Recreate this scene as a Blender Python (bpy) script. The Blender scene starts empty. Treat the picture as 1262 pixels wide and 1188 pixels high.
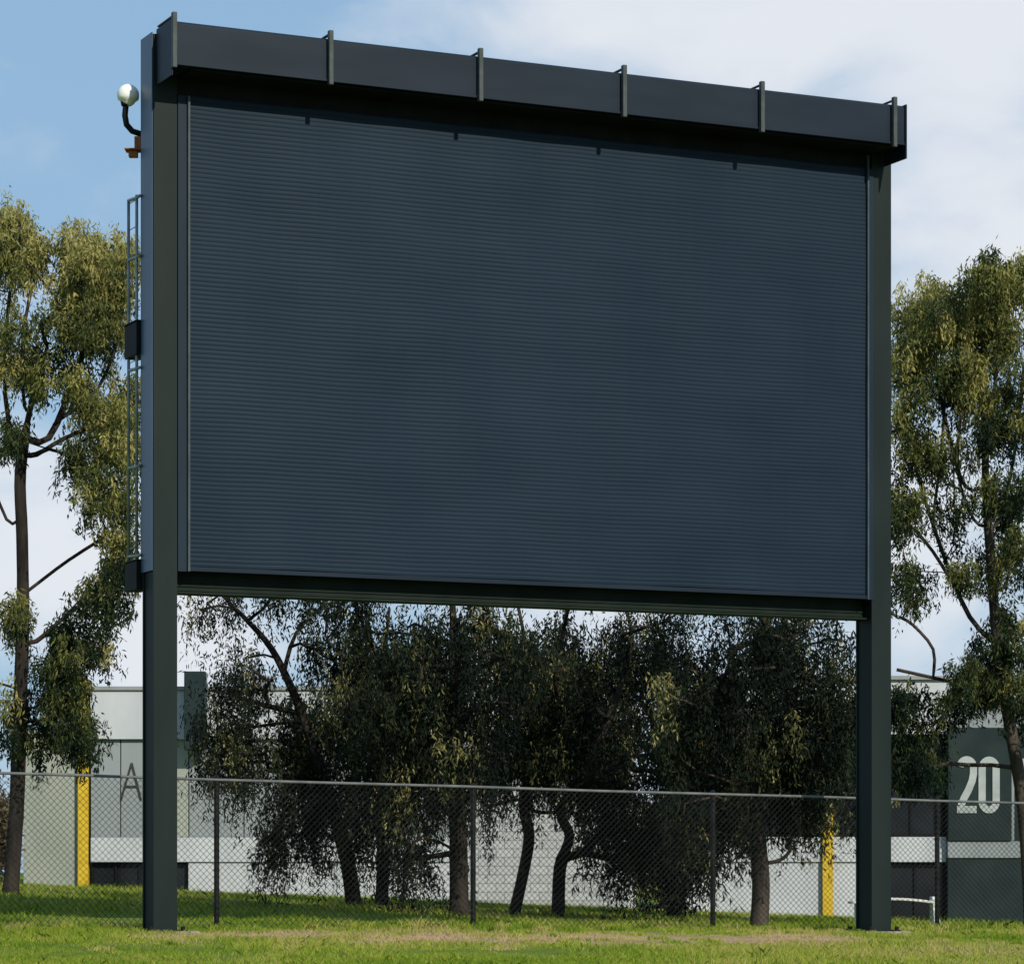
import bpy, math, random
import numpy as np
from mathutils import Vector, Matrix
random.seed(7)
rng=np.random.default_rng(11)
sc=bpy.context.scene
COL=sc.collection
F=4000.0; CX=631.0; HY=1075.0; ZC=0.65
def P(x,y,d): return Vector(((x-CX)/F*d, d, ZC+(HY-y)/F*d))

# ---------------------------------------------------------------- materials
def mat_new(name):
    m=bpy.data.materials.new(name); m.use_nodes=True
    nt=m.node_tree; nt.nodes.clear()
    out=nt.nodes.new('ShaderNodeOutputMaterial')
    b=nt.nodes.new('ShaderNodeBsdfPrincipled')
    nt.links.new(b.outputs[0],out.inputs[0])
    return m,nt,b,out
def mat_noise(name,c1,c2,scale=3.0,rough=0.6,stretch=(1,1,1),metal=0.0,bump=0.0,bscale=60,spec=0.2,detail=6,lo=.35,hi=.65):
    m,nt,b,out=mat_new(name)
    tc=nt.nodes.new('ShaderNodeTexCoord'); mp=nt.nodes.new('ShaderNodeMapping')
    mp.inputs['Scale'].default_value=stretch
    nt.links.new(tc.outputs['Object'],mp.inputs[0])
    n=nt.nodes.new('ShaderNodeTexNoise'); n.inputs['Scale'].default_value=scale; n.inputs['Detail'].default_value=detail
    nt.links.new(mp.outputs[0],n.inputs['Vector'])
    r=nt.nodes.new('ShaderNodeValToRGB')
    r.color_ramp.elements[0].position=lo; r.color_ramp.elements[1].position=hi
    r.color_ramp.elements[0].color=(*c1,1); r.color_ramp.elements[1].color=(*c2,1)
    nt.links.new(n.outputs[0],r.inputs[0]); nt.links.new(r.outputs[0],b.inputs['Base Color'])
    b.inputs['Roughness'].default_value=rough; b.inputs['Metallic'].default_value=metal
    b.inputs['Specular IOR Level'].default_value=spec
    if bump>0:
        n2=nt.nodes.new('ShaderNodeTexNoise'); n2.inputs['Scale'].default_value=bscale; n2.inputs['Detail'].default_value=4
        nt.links.new(mp.outputs[0],n2.inputs['Vector'])
        bp=nt.nodes.new('ShaderNodeBump'); bp.inputs['Strength'].default_value=bump; bp.inputs['Distance'].default_value=.02
        nt.links.new(n2.outputs[0],bp.inputs['Height']); nt.links.new(bp.outputs[0],b.inputs['Normal'])
    return m
M_col=mat_noise('column_paint',(.0070,.0140,.0145),(.0110,.0190,.0190),2.0,.5,(1,1,.3),spec=.12)
M_clad=mat_noise('cladding_paint',(.008,.018,.032),(.012,.024,.039),2.0,.45,(1,1,.3),spec=.12)
M_cheek_sky=mat_noise('cheek_sky_reflection',(.028,.058,.11),(.042,.078,.14),2.0,.35,(1,1,.3),spec=.35)  # brighter blue stands in for sky reflected on the upper column side
M_house=mat_noise('housing_paint',(.0075,.0150,.026),(.012,.0205,.034),1.5,.45,(.5,1,2),spec=.12)
M_dark=mat_noise('dark_steel',(.005,.006,.007),(.009,.011,.012),3.0,.6,spec=.1)
M_shut=mat_noise('shutter_paint',(.0068,.0170,.0315),(.0105,.0225,.0395),1.1,.5,(.5,1,1.3),spec=.09,lo=.3,hi=.7)
M_brk=mat_noise('bracket_steel',(.03,.042,.044),(.055,.068,.07),8,.5)
M_guide=mat_noise('guide_steel',(.035,.05,.06),(.055,.075,.085),4,.4)
M_beam=mat_noise('green_beam',(.006,.013,.010),(.011,.019,.015),3,.55,spec=.1)
M_galv=mat_noise('galvanised',(.16,.19,.21),(.27,.30,.32),10,.45,metal=.2)
M_rust=mat_noise('rust',(.20,.07,.025),(.35,.14,.05),12,.8)
M_glass_w=mat_noise('lamp_globe',(.74,.75,.72),(.82,.82,.79),3,.9,spec=.05)
M_conc=mat_noise('concrete',(.20,.18,.15),(.32,.29,.25),6,.9,bump=.4,bscale=30)
M_fpost=mat_noise('fence_post_paint',(.006,.007,.008),(.012,.014,.015),6,.5,spec=.15)
M_rail=mat_noise('fence_rail',(.08,.09,.095),(.14,.15,.155),6,.5)
M_wire=mat_noise('fence_wire',(.009,.011,.012),(.019,.022,.024),6,.6,spec=.1)
M_wallL=mat_noise('render_light',(.38,.41,.45),(.47,.50,.54),1.2,.85,(1,1,.4))
M_wallG=mat_noise('wall_greygreen',(.25,.28,.25),(.31,.335,.30),.9,.85,(1,1,.4))
M_wallM=mat_noise('wall_midgrey',(.20,.23,.25),(.25,.28,.30),.9,.85,(1,1,.4))
M_green=mat_noise('panel_green',(.011,.022,.024),(.018,.031,.033),1.5,.6,spec=.12)
M_yel=mat_noise('yellow_paint',(.46,.31,.02),(.58,.40,.03),3,.6)
M_win=mat_noise('window_glass',(.008,.010,.012),(.016,.020,.025),1.0,.12)
M_roof=mat_noise('roof_sheet',(.20,.21,.22),(.27,.28,.29),2,.5)
M_letter=mat_noise('letter_paint',(.28,.32,.33),(.36,.40,.41),4,.7)
M_letterD=mat_noise('letter_dark',(.03,.033,.033),(.045,.045,.045),4,.7)
M_white=mat_noise('white_paint',(.50,.52,.52),(.62,.63,.62),5,.5)
M_bark=mat_noise('bark',(.012,.010,.009),(.038,.031,.026),5,.9,(1,1,.25),bump=.6,bscale=14)
M_barkL=mat_noise('bark_smooth',(.018,.015,.013),(.070,.058,.05),4,.85,(1,1,.3),bump=.5,bscale=10)

def block_mat():
    m,nt,b,out=mat_new('block_wall')
    tc=nt.nodes.new('ShaderNodeTexCoord'); mp=nt.nodes.new('ShaderNodeMapping')
    mp.inputs['Rotation'].default_value=(math.radians(90),0,0)
    nt.links.new(tc.outputs['Object'],mp.inputs[0])
    br=nt.nodes.new('ShaderNodeTexBrick'); br.inputs['Scale'].default_value=1
    br.inputs['Brick Width'].default_value=.4; br.inputs['Row Height'].default_value=.2; br.inputs['Mortar Size'].default_value=.012
    br.inputs['Color1'].default_value=(.33,.35,.37,1); br.inputs['Color2'].default_value=(.38,.40,.42,1); br.inputs['Mortar'].default_value=(.20,.21,.22,1)
    nt.links.new(mp.outputs[0],br.inputs[0]); nt.links.new(br.outputs[0],b.inputs['Base Color'])
    b.inputs['Roughness'].default_value=.9
    return m
M_block=block_mat()

def leaf_mat(name,stops,trans=.35):
    m,nt,b,out=mat_new(name)
    at=nt.nodes.new('ShaderNodeAttribute'); at.attribute_name='tint'
    r=nt.nodes.new('ShaderNodeValToRGB')
    els=r.color_ramp.elements
    els[0].position=stops[0][0]; els[0].color=(*stops[0][1],1)
    els[1].position=stops[-1][0]; els[1].color=(*stops[-1][1],1)
    for p,c in stops[1:-1]:
        e=els.new(p); e.color=(*c,1)
    nt.links.new(at.outputs['Fac'],r.inputs[0])
    nt.links.new(r.outputs[0],b.inputs['Base Color'])
    b.inputs['Roughness'].default_value=.7; b.inputs['Specular IOR Level'].default_value=.08
    if trans>0:
        t=nt.nodes.new('ShaderNodeBsdfTranslucent'); nt.links.new(r.outputs[0],t.inputs[0])
        mx=nt.nodes.new('ShaderNodeMixShader'); mx.inputs[0].default_value=trans
        nt.links.new(b.outputs[0],mx.inputs[1]); nt.links.new(t.outputs[0],mx.inputs[2])
        nt.links.new(mx.outputs[0],out.inputs[0])
    return m
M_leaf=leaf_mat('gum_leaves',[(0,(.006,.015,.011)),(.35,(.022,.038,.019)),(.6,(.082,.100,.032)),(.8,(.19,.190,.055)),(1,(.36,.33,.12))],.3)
M_leafD=leaf_mat('she_oak_leaves',[(0,(.004,.008,.007)),(.5,(.009,.015,.010)),(.72,(.024,.034,.017)),(.86,(.10,.105,.042)),(1,(.26,.24,.10))],.15)  # bright end stops paint sunlit highlights into the foliage colour
M_grass=leaf_mat('grass_blades',[(0,(.12,.21,.02)),(.35,(.25,.33,.035)),(.55,(.40,.40,.08)),(.72,(.48,.37,.19)),(1,(.54,.40,.27))],.4)

# ---------------------------------------------------------------- mesh helpers
def link(o,parent=None):
    COL.objects.link(o)
    if parent is not None: o.parent=parent
    return o
def mesh_obj(name,verts,faces,mat,parent=None,smooth=False,bevel=0):
    me=bpy.data.meshes.new(name); me.from_pydata([tuple(v) for v in verts],[],faces); me.update()
    me.materials.append(mat)
    if smooth: me.polygons.foreach_set('use_smooth',[True]*len(me.polygons))
    o=bpy.data.objects.new(name,me); link(o,parent)
    if bevel>0:
        md=o.modifiers.new('bevel','BEVEL'); md.width=bevel; md.segments=2; md.limit_method='ANGLE'
    return o
def box_geo(x0,x1,y0,y1,z0,z1,V,Fs):
    b=len(V)
    V+= [(x0,y0,z0),(x1,y0,z0),(x1,y1,z0),(x0,y1,z0),(x0,y0,z1),(x1,y0,z1),(x1,y1,z1),(x0,y1,z1)]
    Fs+= [(b,b+3,b+2,b+1),(b+4,b+5,b+6,b+7),(b,b+1,b+5,b+4),(b+1,b+2,b+6,b+5),(b+2,b+3,b+7,b+6),(b+3,b,b+4,b+7)]
def boxes(name,lst,mat,parent=None,bevel=.004):
    V=[];Fs=[]
    for bb in lst: box_geo(*bb,V,Fs)
    return mesh_obj(name,V,Fs,mat,parent,bevel=bevel)
def tube_geo(pts,rads,n,V,Fs,cap=True):
    pts=[Vector(p) for p in pts]; base=len(V)
    prev=None
    for i,p in enumerate(pts):
        if i==0: t=pts[1]-pts[0]
        elif i==len(pts)-1: t=pts[-1]-pts[-2]
        else: t=pts[i+1]-pts[i-1]
        if t.length<1e-9: t=Vector((0,0,1))
        t.normalize()
        if prev is None:
            a=Vector((1,0,0)) if abs(t.x)<.9 else Vector((0,1,0))
            u=t.cross(a).normalized()
        else:
            u=(prev-t*prev.dot(t))
            if u.length<1e-6: u=t.orthogonal()
            u.normalize()
        prev=u; w=t.cross(u)
        for k in range(n):
            an=2*math.pi*k/n
            V.append(tuple(p+(u*math.cos(an)+w*math.sin(an))*rads[i]))
    for i in range(len(pts)-1):
        for k in range(n):
            a=base+i*n+k; b=base+i*n+(k+1)%n
            Fs.append((a,b,b+n,a+n))
    if cap:
        Fs.append(tuple(base+k for k in range(n))[::-1]); e=base+(len(pts)-1)*n
        Fs.append(tuple(e+k for k in range(n)))
def empty(name,loc,rot=0,label=None,cat=None,group=None,kind=None):
    o=bpy.data.objects.new(name,None); o.location=loc; o.rotation_euler=(0,0,rot); o.empty_display_size=.5
    COL.objects.link(o)
    if label: o['label']=label
    if cat: o['category']=cat
    if group: o['group']=group
    return o
def quads_obj(name,V,n_per,mat,tint,parent=None):
    N=V.shape[0]
    me=bpy.data.meshes.new(name)
    me.vertices.add(N*n_per); me.vertices.foreach_set('co',V.reshape(-1).astype(np.float32))
    me.loops.add(N*n_per); me.loops.foreach_set('vertex_index',np.arange(N*n_per,dtype=np.int32))
    me.polygons.add(N); me.polygons.foreach_set('loop_start',np.arange(0,N*n_per,n_per,dtype=np.int32))
    me.polygons.foreach_set('loop_total',np.full(N,n_per,dtype=np.int32))
    a=me.attributes.new('tint','FLOAT','FACE'); a.data.foreach_set('value',tint.astype(np.float32))
    me.materials.append(mat); me.update(calc_edges=True); me.validate()
    o=bpy.data.objects.new(name,me); link(o,parent); return o

# ---------------------------------------------------------------- ground
def sstep(t):
    t=np.clip(t,0,1); return t*t*(3-2*t)
def fenceY(X): return 38+(X+3.458)*.4464
def G(X,Y):
    X=np.asarray(X,float);Y=np.asarray(Y,float)
    Xc=np.clip(X,-14,14)
    near=-.0078*(Xc+4)-.02
    far=-.07-.040*Xc
    t=sstep((Y-(fenceY(Xc)+.8))/8)
    n=.010*np.sin(X*1.7+Y*.6)+.008*np.sin(X*.9-Y*1.3+2)+.006*np.sin(X*3.1+Y*2.3)+.003*np.sin(X*6.3-Y*1.9)
    return near*(1-t)+far*t+n*np.where(Y<34,1.0,.6)
def pnoise(X,Y,s):
    a=0;
    r=np.random.default_rng(s)
    for i in range(9):
        f=.5*1.45**i; th=r.uniform(0,6.28); ph=r.uniform(0,6.28)
        a=a+np.sin(f*(X*math.cos(th)+Y*.55*math.sin(th))+ph+1.5*np.sin(.7*f*(X*math.sin(th)-.5*Y*math.cos(th))))/(1+.35*i)
    return a/3.2
def dryness(X,Y):
    band=np.exp(-((Y-(34.8+.40*(X)))/3.4)**2)*sstep((X+5.0)/2.5)
    return np.clip(.34+.24*pnoise(X,Y,3)+.12*pnoise(X*5,Y*2.5,13)+band*(.42+.70*pnoise(X*2.4,Y*1.3,8)),0,1)
ys=np.concatenate([np.array([-400,-100,-20,5,12,16]),np.arange(18,50,.25),np.arange(50,90,1.5),np.array([95,110,140,200,400,900,2500])])
xs=np.concatenate([np.array([-2500,-800,-300,-100,-50,-30,-20]),np.arange(-14,14.01,.2),np.array([20,30,50,100,300,800,2500])])
XX,YY=np.meshgrid(xs,ys); ZZ=G(XX,YY)
V=np.stack([XX,YY,ZZ],-1).reshape(-1,3)
idx=np.arange(len(xs)*len(ys)).reshape(len(ys),len(xs))
Fq=np.stack([idx[:-1,:-1],idx[:-1,1:],idx[1:,1:],idx[1:,:-1]],-1).reshape(-1,4)
me=bpy.data.meshes.new('ground'); me.from_pydata(V.tolist(),[],Fq.tolist()); me.update()
a=me.attributes.new('tint','FLOAT','POINT'); a.data.foreach_set('value',dryness(V[:,0],V[:,1]).astype(np.float32))
gm,nt,b,out=mat_new('ground_grass')
at=nt.nodes.new('ShaderNodeAttribute'); at.attribute_name='tint'
nz=nt.nodes.new('ShaderNodeTexNoise'); nz.inputs['Scale'].default_value=7; nz.inputs['Detail'].default_value=8
geo=nt.nodes.new('ShaderNodeNewGeometry'); nt.links.new(geo.outputs['Position'],nz.inputs['Vector'])
ma=nt.nodes.new('ShaderNodeMath'); ma.operation='MULTIPLY_ADD'; ma.inputs[1].default_value=.7; ma.inputs[2].default_value=-.35
nt.links.new(nz.outputs[0],ma.inputs[0])
ad=nt.nodes.new('ShaderNodeMath'); ad.operation='ADD'; nt.links.new(ma.outputs[0],ad.inputs[0]); nt.links.new(at.outputs['Fac'],ad.inputs[1])
r=nt.nodes.new('ShaderNodeValToRGB'); e=r.color_ramp.elements
e[0].position=0;e[0].color=(.07,.12,.015,1);e[1].position=1;e[1].color=(.34,.25,.16,1)
x=e.new(.45);x.color=(.14,.18,.035,1); x=e.new(.7);x.color=(.25,.20,.10,1)
nt.links.new(ad.outputs[0],r.inputs[0]);nt.links.new(r.outputs[0],b.inputs['Base Color']);b.inputs['Roughness'].default_value=1
b.inputs['Specular IOR Level'].default_value=.05
me.materials.append(gm); me.polygons.foreach_set('use_smooth',[True]*len(me.polygons))
g=bpy.data.objects.new('ground',me); COL.objects.link(g); g['kind']='structure'

def grass(name,N,y0,y1,h0,h1,w,label,bias=1.0,dry=0.0):
    Y=y0+(y1-y0)*rng.random(N)**bias
    X=(rng.random(N)*2-1)*(.165*Y+1.2)
    D=dryness(X,Y)
    keep=(rng.random(N)<(.35+1.0*(pnoise(X*2.6,Y*2.2,21)+.5))*(1.15-.5*D))
    X=X[keep];Y=Y[keep];D=D[keep];N=len(X)
    Z=G(X,Y)-.005
    H=rng.uniform(h0,h1,N)*(1.0+1.0*pnoise(X*2.0,Y*1.6,5))*(1.15-.6*D)
    H=np.clip(H,.010,None)
    an=rng.uniform(0,6.283,N); ln=rng.normal(0,.6,(N,2))*H[:,None]
    c=np.stack([X,Y,Z],-1); wv=np.stack([np.cos(an),np.sin(an)*.4,np.zeros(N)],-1)*w
    tip=c+np.stack([ln[:,0],ln[:,1],H],-1)
    mid=c+np.stack([ln[:,0]*.35,ln[:,1]*.35,H*.6],-1)
    Vt=np.stack([c-wv,c+wv,mid+wv*.6,tip,mid-wv*.6],1)
    t=np.clip(D+dry+rng.normal(0,.15,N)+.10*pnoise(X*4,Y*3,9),0,1)
    o=quads_obj(name,Vt,5,M_grass,t); o['kind']='stuff'; o['label']=label; o['category']='grass'
    return o
grass('lawn_grass',280000,20.5,44,.012,.062,.005,'short sunlit lawn grass, green with dry straw patches',bias=1.2)
grass('rough_grass',60000,41,74,.04,.11,.009,'rougher green grass beyond the chain link fence',bias=1.0,dry=-.03)
def tufts():
    Vs=[];Ts=[]
    for i in range(420):
        t=rng.uniform(-.35,1.4); X=-3.458+8.96*t; Y=38+4*t+(rng.normal(-.1,.7) if i<240 else rng.uniform(-10,0))
        near=math.exp(-((X+0.9)/.8)**2)*(1 if i<240 else 0)
        n=int(rng.integers(18,50)); h=rng.uniform(.04,.12)*(1+1.0*near)*(1 if i<240 else .55)
        z=float(G(X,Y))
        an=rng.uniform(0,6.283,n); sp=rng.uniform(.2,1.1,n)*h
        bx=X+rng.normal(0,.07,n); by=Y+rng.normal(0,.06,n); H=h*rng.uniform(.5,1.1,n)
        c=np.stack([bx,by,np.full(n,z)],-1)
        wv=np.stack([np.full(n,.005),np.zeros(n),np.zeros(n)],-1)
        tip=c+np.stack([np.cos(an)*sp,np.sin(an)*sp,H],-1); mid=c+np.stack([np.cos(an)*sp*.3,np.sin(an)*sp*.3,H*.6],-1)
        Vs.append(np.stack([c-wv,c+wv,mid+wv,tip,mid-wv],1)); Ts.append(np.clip(rng.uniform(.0,.7)+rng.normal(0,.12,n),0,1))
    o=quads_obj('weed_tufts',np.concatenate(Vs),5,M_grass,np.concatenate(Ts)); o['kind']='stuff'; o['label']='weeds and long grass tufts along the fence foot';o['category']='weeds'
tufts()

# ---------------------------------------------------------------- scoreboard
TH=math.radians(25)
C0=Vector((-3.978,36.0,0))
sb=empty('scoreboard',C0,TH,'large outdoor scoreboard with closed dark blue roller shutter','scoreboard')
W=9.551; CW=.28; CD=.38
def column(x0,zt,base):
    V=[];Fs=[]
    box_geo(x0,x0+CW,0,.03,base,zt,V,Fs)
    box_geo(x0,x0+CW,CD-.03,CD,base,zt,V,Fs)
    box_geo(x0+.018,x0+CW-.018,.031,CD-.031,base,zt,V,Fs)
    o=mesh_obj('column',V,Fs,M_col,sb,bevel=.004)
    zb=base
    boxes('base_plate',[(x0-.09,x0+CW+.09,-.09,CD+.09,zb-.02,zb+.03)]+[(x0+a-.02,x0+a+.02,bq-.02,bq+.02,zb+.031,zb+.07) for a in(-.05,CW+.05) for bq in(-.05,CD+.05)],M_dark,o,bevel=.004)
    Vv=[];n=20
    rr=[random.uniform(.9,1.1) for _ in range(n)]
    for lvl,(s,z) in enumerate([(1.08,-.15),(1.0,.02),(.9,.045)]):
        for k in range(n):
            an=2*math.pi*k/n
            cx=math.copysign(abs(math.cos(an))**.6,math.cos(an)); cy=math.copysign(abs(math.sin(an))**.6,math.sin(an))
            Vv.append((x0+CW/2+cx*.42*s*rr[k],CD/2+cy*.50*s*rr[k],zb-.03+z))
    Ff=[]
    for l in range(2):
        for k in range(n):
            Ff.append((l*n+k,l*n+(k+1)%n,(l+1)*n+(k+1)%n,(l+1)*n+k))
    Ff.append(tuple(2*n+k for k in range(n)))
    mesh_obj('concrete_footing',Vv,Ff,M_conc,o)
    return o
cl=column(0,9.95,-.015); cr=column(W-CW,9.94,-.085)
boxes('sky_tinted_cladding',[(-.014,-.002,.012,CD+.02,4.0,9.97),(-.014,.10,CD+.003,CD+.02,4.0,9.97)],M_cheek_sky,sb,.003)  # upper side strip carrying the painted sky reflection
HX0,HX1,HF=.05,9.43,-.50
HT,HB=9.985,9.505
V=[];Fs=[]
prof=[(HF,HB),(HF,HT-.03),(HF+.03,HT),(-.003,HT+.02),(-.003,HB)]
for xx in (HX0,HX1):
    for (y,z) in prof: V.append((xx,y,z))
n=len(prof)
for k in range(n): Fs.append((k,k+n,(k+1)%n+n,(k+1)%n))
Fs.append(tuple(range(n))); Fs.append(tuple(range(2*n-1,n-1,-1)))
box_geo(HX0,HX1,HF-.012,HF-.002,HB-.005,HB+.025,V,Fs)
hs=mesh_obj('shutter_housing',V,Fs,M_house,sb,bevel=.004)
boxes('end_cap',[(HX1+.002,HX1+.02,HF-.03,-.01,HB-.17,HT+.01)],M_house,hs,.004)
boxes('end_cap',[(HX0-.02,HX0-.002,HF-.03,-.01,HB-.13,HT+.01)],M_house,hs,.004)
bxs=[.055+i*(9.26-.055)/5 for i in range(6)]
b0=None
for i,bx in enumerate(bxs):
    if b0 is None:
        V=[];Fs=[]
        box_geo(-.026,.026,HF-.075,HF-.014,HB-.05,HT+.075,V,Fs)
        box_geo(-.018,.018,HF-.0135,-.02,HT+.03,HT+.05,V,Fs)
        b0=mesh_obj('bracket',V,Fs,M_brk,hs,bevel=.006); b0.location=(bx,0,0)
    else:
        o=b0.copy(); o.location=(bx,0,0); COL.objects.link(o); o.parent=hs
SX0,SX1=CW+.004,W-CW-.004
zb,zt=4.06,9.30
boxes('header_panel',[(SX0,SX1,.03,.05,zt,9.94)],M_dark,sb,.003)  # header plate coloured near-black to extend the shade under the housing
boxes('header_angle',[(SX0,SX1,HF+.06,.028,HB-.03,HB-.004)],M_dark,sb,.003)
ns=104; hh=(zt-zb)/ns
pr=[]
for i in range(ns):
    z0=zb+i*hh
    j=random.uniform(-.0005,.0005)
    pr+=[(-.0027,z0+.001),(-.0047+j,z0+.009),(-.0054+j,z0+hh*.4),(-.0054+j,z0+hh*.62),(-.0044+j,z0+hh-.010),(-.0027,z0+hh-.003)]
X0,X1=.42,W-CW-.09
nx=41; V=[];Fs=[]
for k in range(nx):
    xx=X0+(X1-X0)*k/(nx-1)
    for y,z in pr: V.append((xx,y+.003*math.sin(k*1.15+z*1.1)+.004*math.sin(k*.6+z*2.3),z+.004*math.sin(k*.55+z)+.002*math.sin(k*1.4+z*3)))
m=len(pr)
for k in range(nx-1):
    for q in range(m-1):
        a=k*m+q; Fs.append((a,a+m,a+m+1,a+1))
sh=mesh_obj('shutter_curtain',V,Fs,M_shut,sb)
boxes('bottom_rail',[(X0-.02,X1+.02,-.03,.03,4.005,4.054)],M_house,sh,.005)
for (a,b_) in ((SX0,.415),(X1+.006,SX1+.02)):
    boxes('guide_rail',[(a,b_,-.012,.05,4.0,zt-.004)],M_clad,sb,.003)
boxes('guide_edge',[(.39,.416,-.05,-.013,4.0,zt-.01)],M_guide,sb,.003)
boxes('guide_edge',[(X1+.004,X1+.026,-.05,-.013,4.0,9.45)],M_guide,sb,.003)
boxes('cabinet',[(SX0,SX1,.055,CD+.25,4.02,9.9)],M_dark,sb,.006)
V=[];Fs=[]
box_geo(SX0,SX1,.20,.34,3.79,4.018,V,Fs)
for q in range(3):
    z=3.80+q*.05
    box_geo(SX0,SX1,.185,.199,z,z+.02,V,Fs)
box_geo(SX0,SX1,.10,.36,3.765,3.787,V,Fs)
mesh_obj('bottom_beam',V,Fs,M_beam,sb,bevel=.002)
V=[];Fs=[]
lx=-.03
for yy in (CD+.11,CD+.40):
    tube_geo([(lx,yy,4.15),(lx,yy,8.25)],[.018,.018],8,V,Fs)
for k in range(14):
    z=4.3+k*.3
    tube_geo([(lx,CD+.11,z),(lx,CD+.40,z)],[.006,.006],6,V,Fs)
for z in (4.2,5.2,6.3,7.55,8.22):
    tube_geo([(lx,CD+.0,z),(lx,CD+.11,z),(lx,CD+.40,z+.02)],[.02,.02,.02],6,V,Fs)
mesh_obj('ladder',V,Fs,M_galv,sb,smooth=True)
boxes('junction_box',[(-.06,.12,CD+.03,CD+.46,6.45,6.82),(-.07,.13,CD+.02,CD+.48,6.821,6.84)],M_dark,sb,.008)
boxes('junction_box',[(-.06,.12,CD+.03,CD+.44,3.82,4.14),(-.07,.13,CD+.02,CD+.46,4.141,4.16)],M_dark,sb,.008)

lp=empty('wall_lamp',P(172,180,36.55),0,'white globe lamp on curved arm with rusty bracket, fixed to column','lamp')
def tolocal(p,o): return Vector(p)-o.location
import bmesh
bm=bmesh.new(); bmesh.ops.create_uvsphere(bm,u_segments=24,v_segments=16,radius=.125)
for v in bm.verts:
    if v.co.z<-.06: v.co.x*=.8; v.co.y*=.8
me=bpy.data.meshes.new('lamp_globe'); bm.to_mesh(me); bm.free(); me.materials.append(M_glass_w)
me.polygons.foreach_set('use_smooth',[True]*len(me.polygons))
o=bpy.data.objects.new('lamp_globe',me); link(o,lp); o.location=tolocal(P(158,118,36.55),lp)
V=[];Fs=[]
pts=[tolocal(P(x,y,36.55),lp) for x,y in((155,131),(154,143),(156,154),(163,162),(172,165),(178,166))]
tube_geo(pts,[.034,.034,.034,.034,.034,.034],8,V,Fs)
tube_geo([pts[0]+Vector((0,0,.05)),pts[0]],[.06,.05],12,V,Fs)
mesh_obj('lamp_arm',V,Fs,M_dark,lp,smooth=True)
boxes('lamp_bracket',[(-.16,.13,-.1,.1,-.06,-.045),(-.05,.12,-.08,.08,-.044,.09),(-.12,-.02,-.05,.05,-.13,-.061)],M_rust,lp,.004)

# ---------------------------------------------------------------- fence
A=np.array([-3.458,38.0]); D=np.array([8.96,4.0])
fe=empty('chain_link_fence',(A[0],A[1],0),0,'tall chain link fence with black steel posts on grass','fence')
def fpt(t): return A+D*t
def ftop(t): return 1.7425-.158*t
def fbot(t): return float(G(*fpt(t)))
for i in range(-1,5):
    t=i/3; p=fpt(t)-A
    V=[];Fs=[]
    tube_geo([(p[0],p[1],fbot(t)-.2),(p[0],p[1],ftop(t)+.02)],[.032,.032],12,V,Fs)
    tube_geo([(p[0],p[1],ftop(t)+.02),(p[0],p[1],ftop(t)+.05)],[.037,.012],12,V,Fs)
    for q in (.12,.4,.7,.95):
        z=fbot(t)+(ftop(t)-fbot(t))*q
        tube_geo([(p[0],p[1],z-.01),(p[0],p[1],z+.01)],[.038,.038],10,V,Fs)
    mesh_obj('fence_post',V,Fs,M_fpost,fe,smooth=False)
V=[];Fs=[]
pp=[];N=10
for k in range(N+1):
    t=-1/3+(4/3+1/3)*k/N; p=fpt(t)-A+np.array([-.01,-.04]); pp.append((p[0],p[1],ftop(t)-.005+.004*math.sin(k*2.1)))
tube_geo(pp,[.017]*len(pp),8,V,Fs)
mesh_obj('top_rail',V,Fs,M_rail,fe,smooth=True)
L=float(np.linalg.norm(D)); u=D/L
V=[];Fs=[]
s0=-L/3+.02; s1=4*L/3-.02; pitch=.075; wr=.0031
def ztop(s): return ftop(s/L)-.01
def zbot(s): return fbot(s/L)+.015
s=s0-2.0
while s<s1:
    for sg in (1,-1):
        a_s=s if sg>0 else s+2.0
        sa=a_s; sb_=a_s+sg*1.75
        if min(sa,sb_)<s0 or max(sa,sb_)>s1:
            lo,hi=0.0,1.0
            for bound,isl in ((s0,1),(s1,0)):
                q=(bound-sa)/(sb_-sa)
                if isl:
                    if sa<bound and sb_<bound: lo=2
                    elif sa<bound: lo=max(lo,q)
                    elif sb_<bound: hi=min(hi,q)
                else:
                    if sa>bound and sb_>bound: lo=2
                    elif sa>bound: lo=max(lo,q)
                    elif sb_>bound: hi=min(hi,q)
            if lo>=hi: continue
        else: lo,hi=0.0,1.0
        P3=[]
        for q in (lo,hi):
            ss=sa+(sb_-sa)*q
            zz=zbot(ss)+(ztop(ss)-zbot(ss))*q
            xy=u*ss
            P3.append(Vector((xy[0]+.002*sg,xy[1]-.045+.004*sg,zz)))
        tube_geo(P3,[wr,wr],3,V,Fs,cap=False)
    s+=pitch*1.02
mesh_obj('chain_link_mesh',V,Fs,M_wire,fe)

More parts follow.
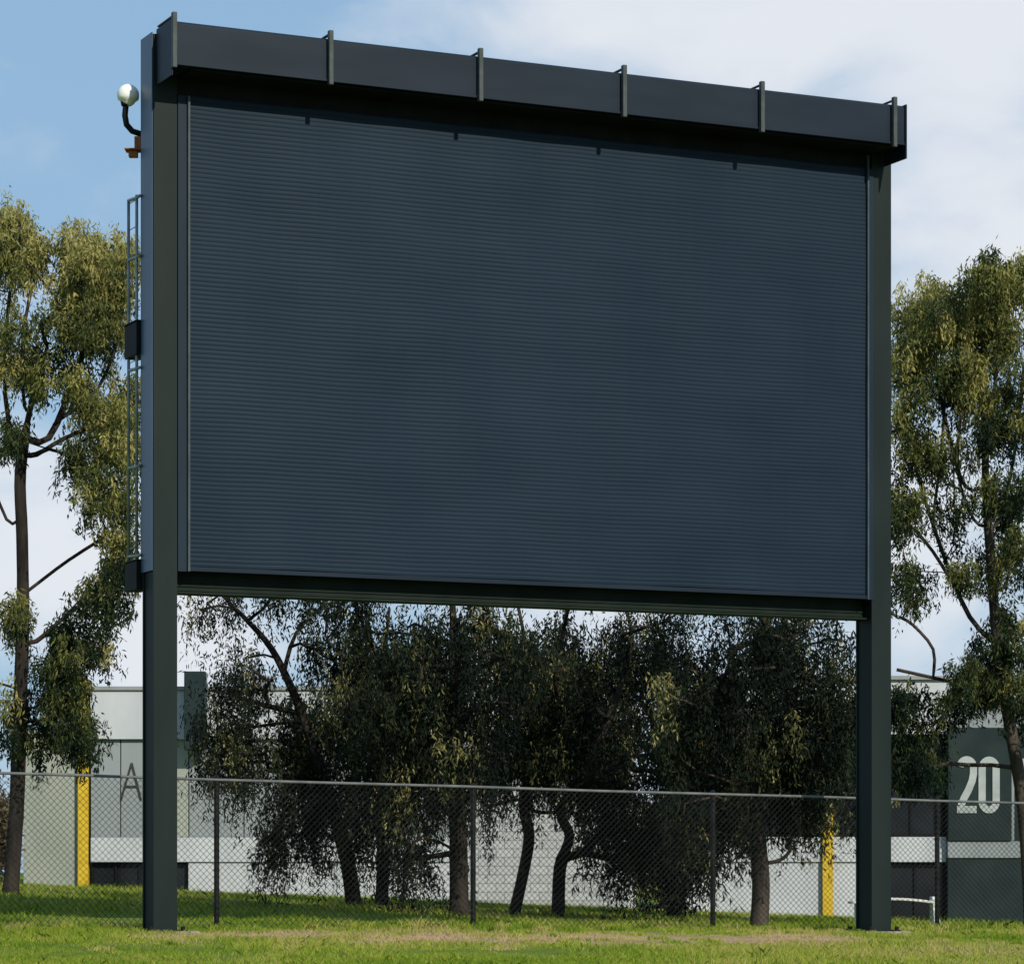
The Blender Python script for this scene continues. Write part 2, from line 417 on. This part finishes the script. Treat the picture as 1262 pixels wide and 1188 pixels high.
# ---------------------------------------------------------------- trees
def catmull(pts,k=4):
    out=[];n=len(pts)
    for i in range(n-1):
        p0=pts[max(i-1,0)];p1=pts[i];p2=pts[i+1];p3=pts[min(i+2,n-1)]
        for j in range(k):
            t=j/k
            out.append(.5*((2*p1)+(p2-p0)*t+(2*p0-5*p1+4*p2-p3)*t*t+(3*p1-p0-3*p2+p3)*t**3))
    out.append(pts[-1]); return out
def make_tree(name,label,d,trunk,r0,regions,seed,leafmat,barkmat,limbs=(),lpc=420,ds=1.6,cr=.42,group=None,bright=0.0,leafL=.15,droop=(.25,.6),sw=.07,var=.16,lz=.2,hg=0.0,dens=1.0):
    rn=np.random.default_rng(seed); rr=random.Random(seed)
    tp=[P(x,y,d+0.0) for x,y in trunk]
    tp[0].z=float(G(tp[0].x,tp[0].y))-.08
    base=tp[0].copy(); base.z+=.08
    T=empty(name,base,0,label,'tree',group)
    nodes=[];par=[];branches=[]
    def add_path(pts,start):
        ids=[start] if start is not None else []
        for p in pts:
            nodes.append(p); par.append(ids[-1] if ids else -1); ids.append(len(nodes)-1)
        branches.append(ids)
        return ids
    add_path(catmull(tp,4),None)
    def nearest(c):
        best=None;bc=1e9
        for i,nn in enumerate(nodes):
            v=c-nn; l=v.length
            cost=l+1.3*max(0,nn.z-c.z)+.15*max(0,base.z+1.8-nn.z)
            if nn.z<base.z+.9: cost+=3
            if cost<bc: bc=cost;best=i
        return best
    for lb in limbs:
        pts=[P(x,y,d+dd) for x,y,dd in lb]
        st=nearest(pts[0]); add_path(catmull([nodes[st]]+pts,3)[1:],st)
    nl=len(branches)
    clumps=[]
    for (cx,cy,rx,ry,n) in regions:
        for _ in range(int(round(n*dens))):
            while True:
                a,b=rr.uniform(-1,1),rr.uniform(-1,1)
                if a*a+b*b<1: break
            dd=rr.uniform(-ds,ds)
            clumps.append(P(cx+a*rx,cy+b*ry,d+dd))
    clumps.sort(key=lambda c:min((c-nd).length for nd in nodes[:len(tp)*4:2]))
    for c in clumps:
        st=nearest(c); s_=nodes[st]; v=c-s_
        k=max(2,min(6,int(v.length/.5)+1))
        bend=Vector((rr.uniform(-.14,.14),rr.uniform(-.14,.14),rr.uniform(-.02,.16)))*v.length
        pts=[]
        for j in range(1,k+1):
            t=j/k; w=4*t*(1-t)
            pts.append(s_+v*t+bend*w+Vector((rr.uniform(-.03,.03),rr.uniform(-.03,.03),rr.uniform(-.03,.03))))
        add_path(pts,st)
    wgt=[0.0]*len(nodes)
    child=[0]*len(nodes)
    for i in range(len(nodes)-1,-1,-1):
        if child[i]==0: wgt[i]+=1
        if par[i]>=0: wgt[par[i]]+=wgt[i]; child[par[i]]+=1
    wmax=wgt[0]
    rad=[max(.009,r0*(w/wmax)**.5) for w in wgt]
    V=[];Fs=[]
    for bi,ids in enumerate(branches):
        if bi==0:
            rs=[]
            for j,i in enumerate(ids):
                f=j/(len(ids)-1); rs.append(max(rad[i],r0*(1-.8*f))*(1+.35*math.exp(-j*1.3)))
            for j,i in enumerate(ids): rad[i]=rs[j]
        else:
            mn=.03 if bi<nl else .0
            rs=[max(rad[i],mn) for i in ids]; rs[0]=min(rad[ids[0]],rs[1]*1.25)
        pts=[nodes[i]-base for i in ids]
        tube_geo(pts,rs,9 if bi==0 else 6,V,Fs)
    mesh_obj('trunk',V,Fs,barkmat,T,smooth=True)
    C=[];Tn=[]
    for c in clumps:
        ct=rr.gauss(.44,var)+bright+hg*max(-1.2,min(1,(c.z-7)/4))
        R=cr*rr.uniform(.6,1.4)
        nspr=rr.randint(9,15); per=int(lpc/12*rr.uniform(.7,1.3))
        for q in range(nspr):
            o3=rn.normal(0,1,3); o3/=np.linalg.norm(o3)+1e-9; o3*=R*rn.random()**.4
            st=ct+rn.normal(0,.08)+lz*o3[2]/R  # sprays high in a clump tinted lighter, painting in a sunlit top
            pl=rn.random(per)
            drop=rn.uniform(*droop)
            lean=rn.normal(0,.22,2)
            pos=np.array(c)+o3+np.stack([lean[0]*pl*drop+rn.normal(0,sw,per),lean[1]*pl*drop+rn.normal(0,sw,per),-pl*drop+rn.normal(0,.05,per)+.12],-1)
            C.append(pos); Tn.append(st+rn.normal(0,.05,per))
    C=np.concatenate(C);Tn=np.clip(np.concatenate(Tn),0,1);N=len(C)
    dr=rn.normal(0,.5,(N,3)); dr[:,2]-=.9; dr/=np.linalg.norm(dr,axis=1)[:,None]
    ra=rn.normal(0,1,(N,3)); w=np.cross(dr,ra); w/=np.linalg.norm(w,axis=1)[:,None]+1e-9
    Ln=leafL*rn.uniform(.6,1.3,N)[:,None]; wd=(leafL*.125)*rn.uniform(.7,1.3,N)[:,None]
    C=C-np.array(base)
    Vt=np.stack([C,C+dr*Ln*.45+w*wd,C+dr*Ln,C+dr*Ln*.45-w*wd],1)
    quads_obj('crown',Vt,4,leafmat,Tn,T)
    return T

GK=dict(lpc=360,cr=.31,leafL=.115,droop=(.15,.55),sw=.055,var=.18,lz=.24,dens=1.2)
make_tree('gum_tree','tall slender gum tree with open drooping crown on grass',55,
 [(12,1100),(20,1000),(24,880),(28,760),(27,660),(25,580),(38,500),(58,430)],.13,
 [(15,305,38,38,14),(0,270,25,16,5),(112,315,45,32,19),(150,335,18,38,8),(75,375,45,35,11),(130,400,35,40,14),(8,430,28,50,10),(115,490,48,35,13),(55,450,30,25,5),(20,540,20,22,3),
  (150,530,22,55,13),(135,600,30,26,9),(150,670,20,40,8),(-60,400,50,150,15),(108,785,40,28,10),(75,835,45,30,11),(25,880,28,30,7),(98,890,32,28,9),(50,915,40,16,5),(-60,800,50,80,6),(130,740,30,24,7),(10,760,25,25,4),(95,560,25,25,3)],
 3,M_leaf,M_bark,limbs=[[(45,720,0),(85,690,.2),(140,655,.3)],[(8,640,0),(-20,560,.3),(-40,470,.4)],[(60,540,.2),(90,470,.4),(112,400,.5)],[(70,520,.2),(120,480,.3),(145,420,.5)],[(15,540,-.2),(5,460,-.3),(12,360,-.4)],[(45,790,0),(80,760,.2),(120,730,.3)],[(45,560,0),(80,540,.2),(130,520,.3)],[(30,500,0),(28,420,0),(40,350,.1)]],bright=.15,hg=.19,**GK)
make_tree('gum_tree','broad gum tree with several forking limbs beside numbered building',56,
 [(1272,1120),(1262,1000),(1246,900),(1230,800),(1222,700),(1215,600),(1213,520),(1200,440)],.115,
 [(1200,355,38,20,9),(1238,340,32,26,12),(1150,385,40,32,17),(1120,415,20,34,8),(1232,405,40,36,15),(1126,460,26,40,12),(1190,480,40,34,13),(1245,520,34,50,15),(1118,540,18,40,9),(1165,555,30,28,6),
  (1238,620,28,45,11),(1118,640,16,35,7),(1122,720,18,25,5),(1245,700,24,30,7),(1180,640,20,25,3),(1245,790,36,30,11),(1200,840,42,22,11),(1150,870,30,22,6),(1125,930,34,34,14),(1105,880,12,36,5),(1262,850,20,28,6),(1330,450,60,200,17),(1320,820,60,90,8),(1190,420,60,35,11),(1185,700,14,16,2)],
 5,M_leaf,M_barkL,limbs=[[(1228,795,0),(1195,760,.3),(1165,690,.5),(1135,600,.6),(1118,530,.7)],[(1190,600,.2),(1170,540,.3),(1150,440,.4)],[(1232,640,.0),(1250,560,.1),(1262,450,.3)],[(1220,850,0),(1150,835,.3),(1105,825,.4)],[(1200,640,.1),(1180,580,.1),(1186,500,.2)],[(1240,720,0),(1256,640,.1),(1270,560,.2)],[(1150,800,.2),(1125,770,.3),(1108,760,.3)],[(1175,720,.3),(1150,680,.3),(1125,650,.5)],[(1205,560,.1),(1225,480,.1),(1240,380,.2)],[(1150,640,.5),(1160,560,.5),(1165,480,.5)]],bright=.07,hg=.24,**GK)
grp='row of dark drooping trees behind the fence'
K=dict(group=grp,lpc=420,cr=.40,leafL=.105,droop=(.3,1.2),sw=.05,var=.21,lz=.24)
make_tree('drooping_tree','leaning dark tree with drooping foliage by pale building',54,
 [(437,1112),(428,1060),(405,980),(380,900),(360,850),(335,800),(305,765),(275,735)],.13,
 [(300,850,42,26,10),(275,920,35,42,11),(330,930,40,40,9),(370,980,55,45,14),(345,1035,20,24,5),(410,810,50,45,13),(285,815,22,12,2),(455,1015,35,34,9),(360,700,100,40,10),(250,750,25,8,3),(420,740,40,25,6),(390,890,40,30,6)],
 21,M_leafD,M_bark,limbs=[[(372,880,0),(330,870,.2),(295,860,.3)],[(350,830,0),(365,780,.2),(400,745,.3)]],bright=.06,**K)
make_tree('drooping_tree','thick straight dark trunk tree with hanging foliage',52,
 [(566,1116),(565,1050),(563,980),(560,900),(560,800),(555,700)],.15,
 [(500,820,60,50,19),(560,880,70,45,18),(490,950,60,45,16),(505,1035,22,32,7),(600,800,60,40,16),(560,660,120,50,13),(590,960,20,34,6),(455,880,35,50,11)],
 22,M_leafD,M_bark,bright=.0,**K)
make_tree('drooping_tree','slim dark tree with curved trunk and hanging foliage',56,
 [(632,1120),(645,1075),(652,1030),(646,990),(655,930),(650,820)],.10,
 [(650,850,60,50,18),(700,800,60,40,16),(680,915,60,32,13),(650,945,50,16,5),(700,660,80,50,10)],
 23,M_leafD,M_bark,bright=.03,**K)
make_tree('drooping_tree','twisted dark tree with bushy low foliage on grass',55,
 [(688,1122),(690,1070),(702,1030),(692,1000),(720,950),(760,860),(780,780)],.11,
 [(760,850,65,60,20),(780,960,60,45,16),(765,1045,32,36,9),(825,1035,34,45,12),(800,780,50,40,12),(800,660,80,50,10)],
 24,M_leafD,M_bark,limbs=[[(660,1000,0),(640,985,.2),(600,995,.3)]],bright=-.04,**K)
make_tree('drooping_tree','large dark tree with dense hanging crown and pale trunk',50,
 [(935,1138),(938,1090),(934,1040),(930,980),(912,900),(900,800)],.14,
 [(860,870,65,70,22),(920,810,60,55,20),(960,915,60,50,19),(870,990,40,45,12),(935,985,45,18,6),(1010,885,45,60,19),(1000,800,50,45,16),(1005,975,36,34,9),(900,670,100,50,12),(1045,850,20,60,8)],
 25,M_leafD,M_barkL,limbs=[[(960,1060,0),(972,1050,.2),(974,1035,.2)]],bright=.0,**K)
K2=dict(K); K2['lpc']=300; K2['leafL']=.16
make_tree('drooping_tree','dense dark tree standing close to the building',62,
 [(830,1120),(832,1060),(825,980),(820,880),(830,780)],.12,
 [(820,880,80,80,22),(740,900,70,70,18),(900,900,60,60,14),(700,940,60,35,9),(850,980,60,45,12),(690,820,60,50,12),(1000,900,60,60,12),(1060,940,30,60,8),(820,1050,50,35,12),(760,1000,40,40,8),(930,1000,60,25,7)],
 26,M_leafD,M_bark,bright=-.14,**K2)
make_tree('drooping_tree','dense dark tree beside pale panelled wall',61,
 [(470,1110),(472,1050),(468,950),(470,850),(480,750)],.12,
 [(470,880,60,70,17),(400,900,50,60,11),(540,950,50,45,9),(440,965,60,40,9),(560,800,70,50,12),(630,840,60,60,14),(480,800,60,40,9),(600,920,50,40,8)],
 27,M_leafD,M_bark,bright=-.14,**K2)

def shrub(px,py,d,w,h,seed,label,mat,bright):
    rn=np.random.default_rng(seed)
    c=P(px,py,d); c.z=float(G(c.x,c.y))
    o=empty('shrub',c,0,label,'shrub')
    V=[];Fs=[];Cc=[];Tn=[]
    for k in range(14):
        an=rn.uniform(0,6.283); e=Vector((math.cos(an)*w*rn.uniform(.2,.9),math.sin(an)*w*rn.uniform(.2,.9),h*rn.uniform(.5,1)))
        tube_geo([(0,0,-.05),(e.x*.3,e.y*.3,e.z*.5),tuple(e)],[.03,.02,.008],5,V,Fs)
        n=420; p=np.array(e)+rn.normal(0,1,(n,3))*np.array([w*.3,w*.3,h*.2]); p[:,2]=np.abs(p[:,2])
        Cc.append(p); Tn.append(np.clip(rn.normal(.5,.12)+bright+rn.normal(0,.1,n),0,1))
    mesh_obj('stem',V,Fs,M_bark,o,smooth=True)
    C=np.concatenate(Cc);N=len(C); dr=rn.normal(0,1,(N,3)); dr/=np.linalg.norm(dr,axis=1)[:,None]
    w2=np.cross(dr,rn.normal(0,1,(N,3))); w2/=np.linalg.norm(w2,axis=1)[:,None]+1e-9
    Vt=np.stack([C,C+dr*.06+w2*.025,C+dr*.12,C+dr*.06-w2*.025],1)
    quads_obj('foliage',Vt,4,mat,np.concatenate(Tn),o)
M_shrub=leaf_mat('dry_shrub_leaves',[(0,(.03,.022,.015)),(.5,(.08,.06,.038)),(1,(.18,.14,.08))],.2)
shrub(-14,1095,66,.42,1.5,41,'low brown dry shrub beside grey wall',M_shrub,.0)

# ---------------------------------------------------------------- buildings
BD=75.0
def bx(x): return (x-CX)/F*BD
def bz(y): return ZC+(HY-y)/F*BD
bl=empty('office_building',(bx(110),BD,0),0,'pale grey single-storey office building with yellow pier','building')
ox=bx(110)
def bb(name,x0,x1,yt,yb,f,bk,mat,parent,off,bev=.01):
    zb_=bz(yb) if yb is not None else -1.2
    return boxes(name,[(bx(x0)-off,bx(x1)-off,f,bk,zb_,bz(yt))],mat,parent,bev)
bb('parapet',112,785,851,911,-.12,10,M_wallL,bl,ox)
boxes('parapet_cap',[(bx(110)-ox,bx(787)-ox,-.18,10.1,bz(851)+.002,bz(851)+.09)],M_roof,bl)
for i,(a,b_) in enumerate([(112,148),(149.2,190),(191.2,232),(233.2,300),(301.2,380),(381.2,470),(471.2,560)]):
    bb('wall_panel',a,b_,911.3,1031,0,9.9,M_wallM if i!=2 else M_wallG,bl,ox)
bb('wall_band',112,560,1031.5,1062,-.05,9.9,M_wallL,bl,ox)
bb('wall_base',232,560,1062.3,None,.0,9.9,M_wallL,bl,ox)
def window(x0,x1,yt,yb,off,parent,nm=3,f=.05):
    xa,xb=bx(x0)-off,bx(x1)-off; za,zb2=bz(yb),bz(yt)
    w=boxes('window',[(xa,xb,f+.06,f+.3,za,zb2)],M_win,parent,0)
    lst=[(xa,xb,f,f+.058,zb2-.05,zb2),(xa,xb,f,f+.058,za,za+.05)]
    for k in range(nm+1):
        q=xa+(xb-xa-.05)*k/nm; lst.append((q,q+.05,f+.002,f+.056,za+.051,zb2-.051))
    boxes('frame',lst,M_dark,w,.002)
    return w
window(112,231,1062.5,1128,ox,bl,4,.1)
bb('block_wall',561,784,911.4,None,-.02,9.9,M_block,bl,ox)
bb('yellow_pier',96,109,838,None,-.06,.4,M_yel,bl,ox,.01)
bb('side_wing',28,95,905,None,.1,8,M_wallG,bl,ox)
boxes('wing_cap',[(bx(26)-ox,bx(95)-ox,.05,8.1,bz(905)+.002,bz(905)+.08)],M_roof,bl)
bb('flue_box',230,256,829,925,-.6,-.19,M_green,bl,ox,.02)
for vx in (300,420):
    boxes('roof_vent',[(bx(vx)-ox,bx(vx)-ox+.5,2,2.5,bz(851)+.1,bz(851)+.4),(bx(vx)-ox-.06,bx(vx)-ox+.56,1.94,2.56,bz(851)+.401,bz(851)+.46)],M_roof,bl,.01)
br_=empty('numbered_building',(bx(980),BD,0),0,'grey building with dark green panel bearing large number twenty','building')
ox2=bx(980)
bb('parapet',845,1166,838,905,-.1,10,M_wallL,br_,ox2)
bb('parapet',1166.3,1420,838,897,-.12,10,M_wallM,br_,ox2)
boxes('parapet_cap',[(bx(843)-ox2,bx(1422)-ox2,-.2,10.1,bz(838)+.002,bz(838)+.09)],M_roof,br_)
window(846,1164,905.5,1030,ox2,br_,8,.1)
bb('wall_core',846,1420,905.5,None,.5,9.8,M_dark,br_,ox2)
bb('wall_band',845,1166,1031,1062,-.05,.45,M_wallL,br_,ox2)
bb('wall_base',845,1056,1062.4,None,0,.45,M_wallL,br_,ox2)
window(1057,1165,1062.5,1150,ox2,br_,3,.1)
bb('sign_panel',1166.5,1244,897.5,1036,-.3,.3,M_green,br_,ox2)
bb('wall_panel',1244.5,1248,897.5,1036,-.25,.3,M_wallM,br_,ox2)
bb('wall_panel',1248.5,1420,897.5,1036,-.2,.3,M_green,br_,ox2)
bb('wall_band',1166.5,1420,1036.4,1057,-.25,.3,M_wallM,br_,ox2)
bb('wall_base',1166.5,1420,1057.4,None,-.2,.3,M_green,br_,ox2)
bb('yellow_pier',1013,1026,983,None,-.15,-.06,M_yel,br_,ox2,.01)

def ribbon(pts,w,fy,off,V,Fs,closed=False):
    p=[Vector((bx(a)-off,bz(b))) for a,b in pts]; n=len(p); L_=[];R_=[]
    for i in range(n):
        if closed: t=(p[(i+1)%n]-p[i-1])
        else: t=p[min(i+1,n-1)]-p[max(i-1,0)]
        t.normalize(); q=Vector((-t.y,t.x))*w/2
        L_.append(p[i]+q);R_.append(p[i]-q)
    b0=len(V)
    for l,r_ in zip(L_,R_):
        V+= [(l.x,fy,l.y),(r_.x,fy,r_.y),(l.x,fy+.02,l.y),(r_.x,fy+.02,r_.y)]
    m=n if closed else n-1
    for i in range(m):
        a=b0+4*i; c=b0+4*((i+1)%n)
        Fs+= [(a,a+1,c+1,c),(a+2,c+2,c+3,a+3),(a,c,c+2,a+2),(a+1,a+3,c+3,c+1)]
def arc(cx,cy,rx,ry,a0,a1,n):
    return [(cx+rx*math.cos(math.radians(a0+(a1-a0)*k/n)),cy-ry*math.sin(math.radians(a0+(a1-a0)*k/n))) for k in range(n+1)]
V=[];Fs=[]; sw_=.165
two=arc(1189,946,8.3,9.5,175,0,10)+[(1197.3,954)]+[(1195.5,963),(1191,974),(1185.5,984),(1182,993)]
ribbon(two,sw_,-.325,ox2,V,Fs)
ribbon([(1177,997.6),(1201,997.6)],sw_,-.327,ox2,V,Fs)
zero=arc(1216.5,947,8.6,10,180,0,10)+arc(1216.5,988,8.6,10,0,-180,10)
ribbon(zero,sw_,-.325,ox2,V,Fs,closed=True)
mesh_obj('number_twenty',V,Fs,M_letter,br_)
V=[];Fs=[]
ribbon([(1260,935),(1260,1001)],.13,-.225,ox2,V,Fs)
mesh_obj('letter',V,Fs,M_letter,br_)
V=[];Fs=[]
for k,q in enumerate([[(149,986),(162.5,940)],[(162.5,940),(174,986)],[(153,969),(171,969)]]):
    ribbon(q,.045,-.026-.003*k,ox,V,Fs)
mesh_obj('letter',V,Fs,M_letterD,bl)

bn=empty('bench',(P(1100,1140,46).x,46,float(G(P(1100,1140,46).x,46))),math.radians(8),'small white curved bench standing on grass behind the fence','bench')
V=[];Fs=[]
n=12
for k in range(n+1):
    t=k/n; x=-.62+1.2*t; z=.38+.05*math.sin(math.pi*t)
    V+=[(x,-.16,z),(x,.14,z),(x,.14,z+.035),(x,-.16,z+.035)]
for k in range(n):
    for q in range(4):
        a=k*4+q; b2=k*4+(q+1)%4; Fs.append((a,b2,b2+4,a+4))
Fs+=[(0,3,2,1),(4*n,4*n+1,4*n+2,4*n+3)]
mesh_obj('seat',V,Fs,M_white,bn,bevel=.006)
for xx,top,wd in ((-.50,.385,.03),(.62,.48,.07)):
    V=[(xx-wd*.6,-.16,-.06),(xx+wd,-.16,-.06),(xx+wd,.14,-.06),(xx-wd*.6,.14,-.06),(xx-.03-wd*.5,-.08,top),(xx-.03+wd*.3,-.08,top),(xx-.03+wd*.3,.06,top),(xx-.03-wd*.5,.06,top)]
    Fs=[(0,3,2,1),(4,5,6,7),(0,1,5,4),(1,2,6,5),(2,3,7,6),(3,0,4,7)]
    mesh_obj('leg',V,Fs,M_white,bn,bevel=.008)

# ---------------------------------------------------------------- world & sun
sd=Vector((.53,-.85,0)).normalized(); EL=math.radians(31)
sv=Vector((sd.x*math.cos(EL),sd.y*math.cos(EL),math.sin(EL)))
sl=bpy.data.lights.new('sun','SUN'); sl.energy=4.4; sl.angle=math.radians(.6); sl.color=(1,.91,.75)
so=bpy.data.objects.new('sun',sl); so.rotation_euler=sv.to_track_quat('Z','Y').to_euler(); so.location=(20,-20,40); COL.objects.link(so)
w=bpy.data.worlds.new('World'); sc.world=w; w.use_nodes=True
nt=w.node_tree; nt.nodes.clear()
N=nt.nodes.new; Lk=nt.links.new
out=N('ShaderNodeOutputWorld'); bg=N('ShaderNodeBackground'); bg.inputs[1].default_value=.10; Lk(bg.outputs[0],out.inputs[0])
sky=N('ShaderNodeTexSky'); sky.sky_type='NISHITA'; sky.sun_disc=False; sky.sun_elevation=EL; sky.sun_rotation=math.atan2(sd.x,sd.y)
sky.air_density=1.0; sky.dust_density=.6; sky.ozone_density=1.6
tc=N('ShaderNodeTexCoord')
mp=N('ShaderNodeMapping'); mp.inputs['Scale'].default_value=(1,1,2.0); Lk(tc.outputs['Generated'],mp.inputs[0])
nz=N('ShaderNodeTexNoise'); nz.inputs['Scale'].default_value=13; nz.inputs['Detail'].default_value=8; nz.inputs['Roughness'].default_value=.52; nz.inputs['Distortion'].default_value=.3
Lk(mp.outputs[0],nz.inputs['Vector'])
def math_(op,a,b=None,clamp=False):
    m=N('ShaderNodeMath'); m.operation=op; m.use_clamp=clamp
    for i,v in enumerate((a,b)):
        if v is None: continue
        if isinstance(v,(int,float)): m.inputs[i].default_value=v
        else: Lk(v,m.inputs[i])
    return m.outputs[0]
acc=None
for (px,py,rad_,amp,sx,sz) in [(900,20,.12,.42,1,2.0),(1200,30,.08,.25,1,1.6),(1230,240,.06,.42,1,1),(60,640,.06,.46,1,1.1),(190,800,.04,.40,1,1),(1130,650,.06,.36,1,1),(650,900,.15,.26,1,1.6),(110,60,.07,-.12,1,1)]:
    c=Vector(((px-CX)/F,1,(HY-py)/F)); c.normalize()
    m1=N('ShaderNodeVectorMath'); m1.operation='SUBTRACT'; Lk(tc.outputs['Generated'],m1.inputs[0]); m1.inputs[1].default_value=c
    m2=N('ShaderNodeVectorMath'); m2.operation='MULTIPLY'; Lk(m1.outputs[0],m2.inputs[0]); m2.inputs[1].default_value=(sx,1,sz)
    m3=N('ShaderNodeVectorMath'); m3.operation='LENGTH'; Lk(m2.outputs[0],m3.inputs[0])
    q=math_('DIVIDE',m3.outputs['Value'],rad_); q=math_('SUBTRACT',1.0,q,True); q=math_('MULTIPLY',q,amp)
    acc=q if acc is None else math_('ADD',acc,q)
mh=N('ShaderNodeMix'); mh.data_type='RGBA'; mh.inputs[0].default_value=.80; Lk(sky.outputs[0],mh.inputs[6]); mh.inputs[7].default_value=(3.0,4.9,7.1,1)
nzs=math_('ADD',math_('MULTIPLY',nz.outputs[0],.95),.015)
cov=math_('ADD',nzs,acc)
mr=N('ShaderNodeMapRange'); mr.interpolation_type='SMOOTHSTEP'; mr.inputs['From Min'].default_value=.40; mr.inputs['From Max'].default_value=.92; mr.inputs['To Max'].default_value=.94
Lk(cov,mr.inputs[0])
mx=N('ShaderNodeMix'); mx.data_type='RGBA'; Lk(mr.outputs[0],mx.inputs[0]); Lk(mh.outputs[2],mx.inputs[6]); mx.inputs[7].default_value=(8.0,8.3,8.8,1)
Lk(mx.outputs[2],bg.inputs[0])

# ---------------------------------------------------------------- camera
cam=bpy.data.cameras.new('camera'); cam.sensor_width=36; cam.sensor_fit='HORIZONTAL'; cam.lens=36*F/1262
cam.shift_y=(HY-594)/1262; cam.clip_end=6000; cam.clip_start=.5
co=bpy.data.objects.new('camera',cam); co.location=(0,0,ZC); co.rotation_euler=(math.radians(90),0,0); COL.objects.link(co)
sc.camera=co
sc.view_settings.view_transform='Standard'; sc.view_settings.look='None'; sc.view_settings.exposure=0
